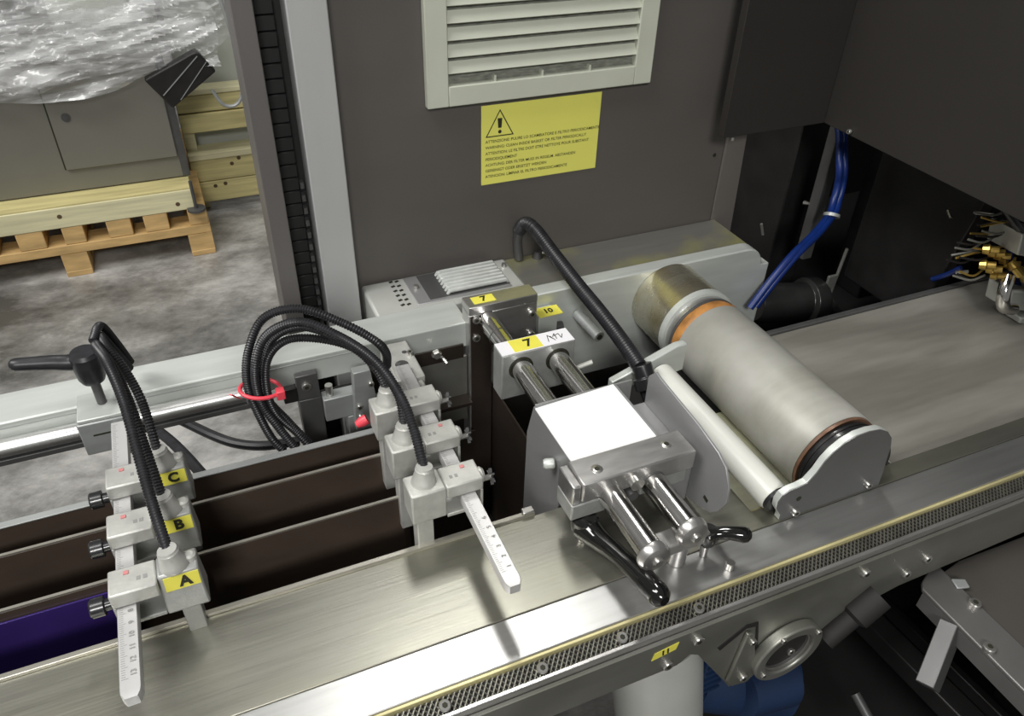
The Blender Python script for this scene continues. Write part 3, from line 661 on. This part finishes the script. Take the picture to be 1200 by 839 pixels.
def sensor(outer, m, y, lab, letter=None, red=True, knob=True, foot=True):
    """outer: x of the clamp side, m: +1 grows right (left group), -1 grows left; y: front face"""
    X = lambda u: outer+m*u
    def bx(u0, u1, y0, y1, z0, z1): return MB().box(min(X(u0), X(u1)), max(X(u0), X(u1)), y0, y1, z0, z1)
    t = thing('glue_sensor', lab, 'sensor', (X(.035), y+.013, .935), 'sensor heads clamped on the two ruler bars')
    fr = M['castw'] if m < 0 else M['cast']
    # clamp jaws around the bar
    build('clamp_cap', bx(.0, .0362, y, y+.0275, .9592, .9745), M['castw'], t, .0016)
    build('clamp_side', bx(.0, .0028, y+.0005, y+.027, .939, .9591), fr, t, .0008)
    build('clamp_base', bx(.0, .036, y+.0005, y+.027, .9345, .9388), fr, t, .0008)
    # body: left part full height, front a little sloped
    z0, z1 = .9355, .9745
    yb = y+.028
    x0, x1 = sorted((X(.0363), X(.070)))
    if letter:
        body = MB().hexa([(x0, y-.0015, z0), (x1, y-.0015, z0), (x1, yb, z0), (x0, yb, z0), (x0, y+.006, z1), (x1-.002, y+.006, z1), (x1-.002, yb, z1), (x0, yb, z1)])
    else:
        body = MB().hexa([(x0, y, z0+.002), (x1, y, z0+.002), (x1, yb, z0+.002), (x0, yb, z0+.002), (x0, y, z1), (x1, y, z1), (x1, yb, z1), (x0, yb, z1)])
    build('body', body, fr, t, .0018)
    fx = X(.0505 if letter else .053)
    build('hose_fitting', MB().lathe((fx, y+.016, .972), (fx-.002*m, y+.018, .991), [(0, .0118), (.12, .0122), (.3, .0108), (.72, .0088), (.86, .0088), (.9, .0082), (1, .0078)], 18), M['castw'], t)
    if letter:
        build('corner_nub', MB().lathe((X(.063), y+.018, .9745), (X(.063), y+.018, .9795), [(0, .0055), (.7, .005), (1, .003)], 14), M['castw'], t)
    if knob:
        if m > 0:
            build('knob', MB().lathe((X(-.018), y+.013, .953), (X(-.0005), y+.013, .953), [(0, .007), (.08, .0082), (.6, .0082), (.65, .005), (1, .005)], 12), M['black'], t)
        else:
            k = build('thumb_screw', MB().cyl((X(-.012), y+.012, .960), (X(-.0005), y+.012, .960), .0028, 10), M['bolt'], t)
            for a in (0, 1.05, 2.1):
                build('wing', MB().bar((X(-.012), y+.012-.008*math.cos(a), .96-.008*math.sin(a)), (X(-.0125), y+.012+.008*math.cos(a), .96+.008*math.sin(a)), .003, .0016), M['darkgrey'], k)
            build('side_boss', MB().lathe((X(-.004), y+.012, .9665), (X(.001), y+.012, .9665), [(0, .006), (.5, .008), (1, .008)], 18), M['castw'], t)
    if foot:
        fa, fb = (.046, .061) if letter else (.049, .065)
        build('foot', bx(fa, fb, y+.004, y+.020, .86, .937 if not letter else .935), fr, t, .001)
    if red: build('red_mark', bx(.012, .016, y+.019, y+.0225, .9747, .9753), M['pink'], t)
    build('display', bx(.0215, .0245, y+.010, y+.014, .9746, .9748), M['inkg'], t)
    build('display', bx(.0265, .0295, y+.010, y+.014, .9746, .9748), M['inkg'], t)
    if letter:
        s = Vector((0, .0075, .039)).normalized()
        c = Vector(((x0+x1)/2+.0005, y+.0044, .9650)); nrm = Vector((0, -s.z, s.y)); xd = Vector((1, 0, 0))
        hw, hh = .0135, .0068; q = [c+xd*a+s*b for a, b in ((-hw, -hh), (hw, -hh), (hw, hh), (-hw, hh))]
        q2 = [p+nrm*.0008 for p in q]
        lm = build('label', MB().hexa([tuple(p) for p in q]+[tuple(p) for p in q2]), M['yellow'], t, smooth=False)
        text('letter', letter, .0135, c+xd*.0025+nrm*.0009, xd, s, M['ink'], lm, .0006)
    return Vector((fx-.002*m, y+.018, .990))
fA = sensor(-.131, 1, .4655, 'silver sensor head lettered A, the frontmost on the left ruler', 'A')
fB = sensor(-.131, 1, .5290, 'silver sensor head lettered B, the middle one on left ruler', 'B')
fC = sensor(-.131, 1, .5900, 'silver sensor head lettered C, the rearmost on left ruler', 'C')
gA = sensor(.1895, -1, .4780, 'pale sensor head without letter, frontmost on the right slanting ruler')
gB = sensor(.1895, -1, .5400, 'pale sensor head without letter, middle one on the right slanting ruler')
gC = sensor(.1895, -1, .6000, 'pale sensor head without letter, rearmost on the right slanting ruler', red=False)

def cable(lab, pts, r=.0062, plug=None, pitch=.0034):
    t = thing('corrugated_hose', lab, 'hose', pts[0], 'corrugated hoses of the sensors')
    r *= .66; pitch = .0027
    build('conduit', ribbed(pts, r, pitch, .2, 10), M['blackm'], t)
    return t
cable('black corrugated hose rising from sensor A to the lever hub', [fA-Vector((0, 0, .004)), (-.0885, .53, 1.005), (-.092, .57, 1.028), (-.0955, .61, 1.052), (-.1035, .65, 1.067), (-.114, .69, 1.061), (-.116, .715, 1.045)], .0068)
cable('black corrugated hose rising from sensor B just behind the first', [fB-Vector((0, 0, .004)), (-.0885, .59, 1.018), (-.094, .625, 1.043), (-.1025, .662, 1.053), (-.113, .70, 1.048), (-.118, .725, 1.034)], .0064)
cable('black corrugated hose from sensor C arching behind the lever hub', [fC-Vector((0, 0, .004)), (-.0865, .645, 1.019), (-.095, .67, 1.041), (-.108, .70, 1.053), (-.114, .73, 1.046), (-.111, .755, 1.012), (-.105, .775, .972)], .0064)
cable('short black hose dropping over rear rail beside the lever hub', [(-.118, .705, 1.058), (-.112, .735, 1.055), (-.108, .765, 1.015), (-.103, .785, .972)], .0058)
hz = build('floor_hose', smoothtube([(-.122, .95, .742), (-.10, .90, .75), (-.078, .846, .75), (-.06, .80, .74), (-.05, .77, .70)], .0075), M['blackm']); tag(hz, 'short black hose passing under the shaft, left of the curved one', 'hose')
hz = build('floor_hose', smoothtube([(-.12, .99, .745), (-.086, .945, .75), (-.048, .894, .752), (-.02, .868, .75), (.014, .85, .75), (.06, .842, .75)], .0068), M['blackm']); tag(hz, 'curved black hose sweeping right below the rear rail over the floor', 'hose')

loopA = [gA-Vector((0, 0, .004)), (.140, .53, 1.008), (.137, .56, 1.026), (.1255, .60, 1.041), (.102, .64, 1.049), (.069, .67, 1.056), (.037, .69, 1.035), (.0195, .69, 1.0), (.017, .69, .955), (.029, .68, .922), (.043, .672, .890)]
cable('black corrugated hose looping from the frontmost unlettered sensor to red tie', loopA, .0068)
loopB = [gB-Vector((0, 0, .004)), (.140, .58, 1.010), (.128, .61, 1.030), (.105, .65, 1.037), (.072, .685, 1.040), (.042, .70, 1.022), (.027, .70, .99), (.024, .695, .955), (.04, .69, .92), (.058, .68, .888)]
cable('black corrugated hose looping from the middle unlettered sensor, second outermost', loopB, .0064)
loopC = [gC-Vector((0, 0, .004)), (.132, .635, 1.005), (.115, .655, 1.022), (.085, .675, 1.028), (.055, .69, 1.024), (.034, .695, 1.003), (.0265, .692, .968), (.03, .688, .935), (.046, .685, .905), (.06, .67, .886)]
cable('innermost black corrugated hose of the loop, ending at rearmost sensor', loopC, .0062)
cable('upper black corrugated hose of the loop running behind the pale bracket', [(.150, .66, .985), (.148, .650, 1.01), (.137, .645, 1.032), (.112, .665, 1.046), (.074, .69, 1.058), (.038, .705, 1.046), (.016, .70, 1.012), (.008, .695, .975), (.012, .69, .94), (.02, .685, .905), (.03, .68, .885)], .0066)
rt = thing('red_cable_tie', 'red cable tie strapped around the loop of black hoses', 'cable tie', (.02, .69, .965))
RT = [Vector((.020+.0205*math.cos(a), .694+.017*math.sin(a), .967-.004*math.cos(a))) for a in [i/28*2*math.pi for i in range(29)]]
build('strap', MB().rings(RT, [.0022]*29, 8, False), M['red'], rt)
build('tie_head', MB().box(.034, .043, .678, .688, .958, .969), M['red'], rt, .001)
build('tie_tail', MB().bar((-.003, .680, .972), (-.010, .672, .985), .004, .0012), M['red'], rt)
rc = build('red_connector', MB().lathe((.108, .648, .925), (.120, .648, .930), [(0, .004), (.5, .006), (1, .006)], 12), M['red']); tag(rc, 'small red connector at rearmost unlettered sensor', 'connector')

# left clamp on the shaft with lever
lc = thing('shaft_clamp', 'grey square clamp block on the guide shaft under the black lever', 'clamp', (-.142, .73, .90))
build('block', MB().box(-.162, -.117, .718, .762, .912, .953), M['alu2'], lc, .0015)
build('top_cap', MB().box(-.1605, -.118, .7195, .765, .9532, .9575), M['alu'], lc, .001)
build('slit', MB().box(-.150, -.128, .7176, .7181, .936, .938), M['ink'], lc)
build('neck', MB().box(-.129, -.110, .690, .7178, .925, .948), M['cast'], lc, .001)
ll_ = lever('tension_lever', 'matte black ratchet lever standing on the left shaft clamp', (-.136, .744, 1.024), .0150, .036,
           [(-.139, .744, 1.015), (-.150, .744, 1.014), (-.165, .744, 1.018), (-.180, .744, 1.021), (-.196, .744, 1.024)], [.0095, .0082, .0075, .0070, .0066], M['blackm'])
build('spindle', MB().cyl((-.136, .744, .9577), (-.136, .744, .990), .0048, 14), M['darkgrey'], ll_)
build('cap_screw', MB().lathe((-.137, .744, 1.020), (-.137, .744, 1.0235), [(0, .006), (1, .005)], 16), M['bolt'], ll_)

# pale bracket hooked on the rail
pb = thing('rail_bracket', 'pale bracket with round hole hooked over rail above right sensors', 'bracket', (.177, .70, .92))
build('hook_block', MB().box(.162, .1955, .672, .745, .925, .9515), M['castw'], pb, .002)
build('neck_block', MB().box(.166, .192, .636, .6715, .925, .9475), M['castw'], pb, .002)
build('hole', MB().cyl((.1765, .700, .9514), (.1765, .700, .9518), .0078, 20), M['darkgrey'], pb)
build('hole', MB().cyl((.186, .722, .9514), (.186, .722, .9518), .003, 14), M['darkgrey'], pb)
screw(pb, (.191, .715, .951), (0, 0, 1), .004, .005); screw(pb, (.172, .655, .947), (0, 0, 1), .004, .003)

# hanging bracket and bearing blocks under the rail
hb = thing('hanging_bracket', 'dark grey bar bolted under the rail beside the red tie', 'bracket', (.067, .742, .80))
build('bar', MB().box(.060, .086, .735, .744, .78, .9045), M['darkgrey'], hb, .001)
build('top_tab', MB().box(.044, .0598, .735, .744, .905, .925), M['darkpart'], hb, .001)
build('top_bridge', MB().box(.0598, .135, .7445, .7475, .86, .9045), M['darkpart'], hb)
screw(hb, (.071, .735, .925), (0, -1, 0), .0055, .004)
build('bolt_pad', MB().box(.0602, .0855, .735, .7435, .905, .94), M['darkgrey'], hb, .001)
gb = thing('grey_bearing_block', 'grey machined block with stud between hanging bar and right sensors', 'block', (.105, .74, .87))
build('block', MB().box(.0865, .134, .726, .7440, .872, .9045), M['alu2'], gb, .001)
build('stud', MB().cyl((.096, .735, .9047), (.096, .735, .919), .0045, 14), M['bolt'], gb)
build('lower_block', MB().box(.112, .148, .726, .744, .842, .8715), M['alu2'], gb, .001)
sp_ = thing('swing_plate', 'dull grey upright plate with two bolts left of the pale bracket', 'plate', (.14, .72, .87))
build('plate', MB().hexa([(.118, .712, .86), (.150, .712, .86), (.150, .7245, .86), (.118, .7245, .86), (.122, .712, .945), (.142, .712, .945), (.142, .7245, .945), (.122, .7245, .945)]), M['alu2'], sp_, .001)
for (xx, zz) in ((.125, .895), (.125, .880), (.141, .925), (.1495, .905)): screw(sp_, (xx, .712, zz), (0, -1, 0), .0036, .003)
rp = thing('rear_web_plate', 'grey-green web plate under the rail left of the tall post', 'panel', (.235, .765, .80))
build('plate', MB().box(.162, .2735, .748, .753, .80, .9045), M['apron'], rp, .001)
build('dark_slot', MB().box(.198, .268, .7455, .748, .905, .925), M['browndark'], rp)
build('bolt_head', MB().lathe((.232, .7455, .921), (.232, .739, .921), [(0, .0065), (.7, .0065), (1, .005)], 6), M['bolt'], rp, smooth=False)
build('pin', MB().cyl((.238, .745, .915), (.242, .733, .911), .0022, 10), M['bolt'], rp)
build('ledge', MB().box(.162, .2735, .728, .7475, .838, .843), M['browndark'], rp)

# ================================================================== LOWER RIGHT
bf = thing('bearing_flange', 'round steel bearing ring with black bore on the front apron', 'bearing', (.461, .30, .74))
build('ring', MB().ringplate((.452, .3120, .790), (0, -1, 0), .041, .0285, .012, 56), M['apron'], bf, .002)
build('bore', MB().cyl((.452, .3120, .790), (.452, .308, .790), .0283, 40), M['void'], bf)
build('inner_race', MB().ringplate((.452, .3079, .790), (0, -1, 0), .0284, .0265, .003, 48), M['steel'], bf)
screw(bf, (.462, .308, .780), (0, -1, 0), .0045, .003)
for (a, b) in ((.425, .770), (.482, .812), (.435, .824)): screw(bf, (a, .300, b), (0, -1, 0), .0035, .002)
ks = thing('shaft_coupling', 'dim dark coupling stub right of the round bearing ring', 'coupling', (.53, .31, .77))
build('stub', MB().lathe((.505, .305, .778), (.562, .307, .824), [(0, .011), (.5, .011), (.55, .017), (1, .017)], 20), M['void'], ks)
gm = thing('gear_motor', 'pale grey round motor housing below the front apron', 'motor', (.32, .37, .5))
build('housing', MB().lathe((.325, .362, .825), (.37, .335, .50), [(0, .046), (.03, .048), (1, .048)], 48), M['cover'], gm)
build('top_flange', MB().box(.25, .33, .345, .42, .826, .833), M['apron'], gm)
bm_ = thing('blue_motor', 'blue finned electric motor under the slotted tab', 'motor', (.43, .35, .6))
build('motor_body', MB().lathe((.395, .37, .70), (.50, .335, .66), [(0, .046), (1, .046)], 32), M['bluep'], bm_)
build('terminal_box', MB().box(.378, .402, .330, .372, .70, .79), M['bluep'], bm_, .003)
for k in range(7):
    build('fin', MB().box(.3765, .3778, .331, .371, .708+k*.011, .712+k*.011).box(.379, .401, .3275, .330, .708+k*.011, .712+k*.011), M['bluep'], bm_)
build('cooling_lobe', MB().lathe((.43, .325, .70), (.49, .325, .69), [(0, .030), (1, .034)], 24), M['bluep'], bm_)

gd = thing('guard_table', 'brown-grey plate with bolted angle edge at lower right corner', 'plate', (.9, .2, .78))
build('top_plate', MB().prism([(.667, .312), (.70, .318), (1.5, .30), (1.5, -.25), (.667, -.25)], 2, .794, .800), M['guard'], gd, .001)
build('angle_edge', MB().prism([(.6265, .302), (.633, .309), (.655, .320), (.668, .3205), (.668, -.25), (.6265, -.25)], 2, .8005, .806), M['angle'], gd, .0015)
build('edge_flange', MB().box(.6265, .630, -.25, .300, .780, .8004), M['angle'], gd)
for (a, b) in ((.662, .266), (.632, .222)): screw(gd, (a, b, .806), (0, 0, 1), .0062, .005)
build('pad', MB().hexa([(.660, .287, .8062), (.674, .283, .8062), (.678, .293, .8062), (.664, .299, .8062), (.660, .287, .809), (.674, .283, .809), (.678, .293, .809), (.664, .299, .809)]), M['alu2'], gd, .001)
build('strut', MB().bar((.632, .262, .793), (.585, .232, .752), .028, .018, (0, 1, 0)), M['darkgrey'], gd, .001)
fb_ = thing('frame_beam', 'dark grey square beam sloping through the black space lower right', 'beam', (.72, .3, .56))
build('beam', MB().bar((.70, .42, .60), (.72, .14, .60), .030, .03), M['darkpart'], fb_, .002)
build('second_beam', MB().bar((.755, .42, .585), (.775, .10, .585), .012, .02), M['darkpart'], fb_, .002)
th_ = thing('handle_rod', 'thin dim grey rod low in the dark space under the bearing ring', 'rod', (.6, .2, .5))
build('rod', MB().cyl((.60, .30, .62), (.605, .22, .58), .006, 12), M['darkgrey'], th_)
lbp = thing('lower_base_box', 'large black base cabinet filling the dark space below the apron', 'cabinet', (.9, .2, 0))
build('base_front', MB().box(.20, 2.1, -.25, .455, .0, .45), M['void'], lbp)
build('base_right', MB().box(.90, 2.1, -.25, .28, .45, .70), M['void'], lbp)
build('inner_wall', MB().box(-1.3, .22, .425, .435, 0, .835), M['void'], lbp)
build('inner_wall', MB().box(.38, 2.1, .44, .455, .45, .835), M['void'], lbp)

# ================================================================== BACKGROUND: PALLET, CABINET, WRAP, CRATE
pa = thing('wooden_pallet', 'orange wooden pallet on the concrete floor under the grey cabinet', 'pallet', (-.5, 3.2, 0))
for fx in (-.905, -.479, -.053):
    build('foot_board', MB().box(fx, fx+.085, 2.842, 3.7, 0, .022), M['pallet'], pa, .003)
    for fy in (2.846, 3.25, 3.62): build('block', MB().box(fx, fx+.085, fy, fy+.08, .022, .088), M['pallet'], pa, .003)
    build('front_end', MB().box(fx+.0005, fx+.0845, 2.8435, 2.8455, .0, .088), M['pallet'], pa)
for fy in (2.845, 3.22, 3.60): build('cross_board', MB().box(-.95, .032, fy, fy+.10, .0885, .122), M['pallet'], pa, .002)
gaps = [(-.95, -.90), (-.84, -.775), (-.73, -.655), (-.592, -.508), (-.45, -.382), (-.308, -.228), (-.186, -.105), (-.036, .030)]
for a, b in gaps: build('deck_board', MB().box(a, b, 2.848, 3.68, .1225, .188), M['pallet'], pa, .003)
bmz = thing('support_beam', 'greenish pine beam laid across pallet under the cabinet front', 'beam', (-.45, 2.9, .19))
build('timber', MB().box(-1.1, -.006, 2.846, 2.97, .1885, .264), M['pine2'], bmz, .003)
build('top_plank', MB().box(-1.1, -.004, 2.849, 2.9535, .2645, .2688), M['pine'], bmz)
for (kx, kz) in ((-.44, .232), (-.06, .215)): build('knot', MB().cyl((kx, 2.8461, kz), (kx, 2.8455, kz), .008, 10), M['knot'], bmz)
b2 = build('support_beam', MB().box(-1.1, .0, 2.972, 3.06, .1885, .266), M['pine'], bevel=.003); tag(b2, 'darker pine beam directly behind the greenish front beam', 'beam')
cbn = thing('grey_cabinet', 'olive-grey steel cabinet with a door standing on the pallet', 'cabinet', (-.4, 3.1, .27))
build('cabinet_body', MB().box(-1.05, .006, 2.955, 3.42, .2695, .78), M['cab'], cbn, .004)
dr = build('door', MB().box(-.385, -.022, 2.944, 2.9545, .351, .70), M['cab'], cbn, .003)
build('door_lock', MB().lathe((-.336, 2.944, .533), (-.336, 2.938, .533), [(0, .014), (.6, .014), (.61, .007), (1, .007)], 16), M['darkgrey'], dr)
build('door_gap', MB().box(-.3905, -.3865, 2.9535, 2.9548, .35, .66), M['ink'], cbn)
build('corner_strip', MB().box(-.020, .0055, 2.951, 2.9545, .275, .70), M['darkgrey'], cbn)
ft = build('levelling_foot', MB().cyl((-.002, 2.835, .192), (-.002, 2.835, .30), .006, 10).cyl((-.002, 2.835, .188), (-.002, 2.835, .196), .032, 16), M['darkgrey']); tag(ft, 'threaded steel levelling foot on pallet corner by the grey cabinet', 'foot')
mo = thing('wrapped_screen', 'dark tilted control screen poking out beneath the clear film', 'screen', (.05, 2.84, .57))
mo_pts = [(-.067, .659), (.110, .738), (.160, .665), (-.001, .558)]
build('casing', MB().prism(mo_pts, 1, 2.838, 2.88), M['darkpart'], mo, .006)
build('bright_fold', MB().bar((-.02, 2.8375, .605), (.11, 2.8375, .72), .004, .003).bar((0.03, 2.8375, .585), (.135, 2.8375, .70), .004, .002), M['alu2'], mo)
hk = build('grey_cable', smoothtube([(.215, 2.87, .90), (.235, 2.86, .74), (.235, 2.86, .60), (.21, 2.86, .545), (.165, 2.86, .545), (.135, 2.86, .60)], .006), M['alu2']); tag(hk, 'grey cable hanging in a U right of the dark screen', 'cable')
uc = thing('upper_housing', 'pale machine parts under clear film on top of cabinet', 'housing', (-.3, 3.2, .78))
build('housing_block', MB().box(-.95, -.42, 3.02, 3.3, .7805, .93), M['cab'], uc, .01)
build('housing_block', MB().box(-.30, -.06, 3.0, 3.3, .7805, .95), M['paper'], uc, .01)
build('pale_board', MB().box(.04, .38, 3.35, 3.37, .2, 1.0), M['paper'], uc)
# stretch film: three crumpled layers hanging over the cabinet front
def film(name, x0, x1, y_front, ztop, zb, seed, lab, nx=110, nz=64, amp=.045):
    b = MB(); vs = []
    for j in range(nz+1):
        v = j/nz
        for i in range(nx+1):
            u = i/nx; x = x0+(x1-x0)*u
            droop = .05*math.sin(u*3.1)+.028*math.sin(u*9+seed)+.02*noise.noise(Vector((u*8, seed, 0)))
            if v < .55:
                t = v/.55; z = (zb-droop)+(ztop-(zb-droop))*t; y = y_front+.03*t
            else:
                t = (v-.55)/.45; z = ztop+.10*math.sin(t*1.5); y = y_front+.03+.5*t
            w = z-.22*x
            d = noise.fractal(Vector((x*1.7+seed, y*3, w*9)), .9, 2.1, 5)*amp
            d += .012*math.sin(34*w+4*noise.noise(Vector((x*1.5, z*4, seed))))*(0.4+abs(noise.noise(Vector((x*2, w*3, seed+7)))))
            q = 1-abs(noise.noise(Vector((x*2.2+seed, w*15, seed+3))))*2
            d += .014*max(0, q)**3
            vs.append((x+.35*d, y-d, z+.5*d))
    for j in range(nz):
        for i in range(nx):
            a = j*(nx+1)+i; b.f.append((a, a+1, a+nx+2, a+nx+1))
    b.v = vs
    o = build(name, b, M['film'], bevel=0); tag(o, lab, 'plastic film')
    return o
film('stretch_film', -1.05, .02, 2.90, .83, .655, 1.3, 'crumpled clear stretch film hanging lowest over the cabinet door')
film('stretch_film', -1.05, .17, 2.86, .90, .70, 4.7, 'shinier upper layer of crumpled clear film reaching the dark screen', amp=.06)
film('stretch_film', -.22, .30, 3.08, 1.0, .72, 8.1, 'whitish bunched film behind and above the dark screen', amp=.07)

cr = thing('lumber_crate', 'stack of pale pine boards to the right of the grey cabinet', 'crate', (.2, 3.22, 0))
for (z0, z1, m) in ((.045, .131, 'pine'), (.134, .222, 'pine'), (.335, .408, 'pine'), (.414, .478, 'pine')):
    build('board', MB().box(.012, .62, 3.2, 3.245, z0, z1), M[m], cr, .003)
build('top_edge', MB().box(.012, .62, 3.195, 3.30, .224, .250), M['pine2'], cr, .003)
build('top_edge', MB().box(.012, .62, 3.195, 3.27, .480, .500), M['pine2'], cr, .003)
build('upright', MB().box(.012, .055, 3.246, 3.29, 0, .335), M['pine2'], cr, .003)
build('upright', MB().box(.50, .56, 3.246, 3.29, 0, .48), M['pine'], cr, .003)
for (kx, kz) in ((.20, .215), (.17, .195), (.09, .11), (.13, .115)): build('knot', MB().cyl((kx, 3.2001, kz), (kx, 3.1994, kz), .008, 10), M['knot'], cr)
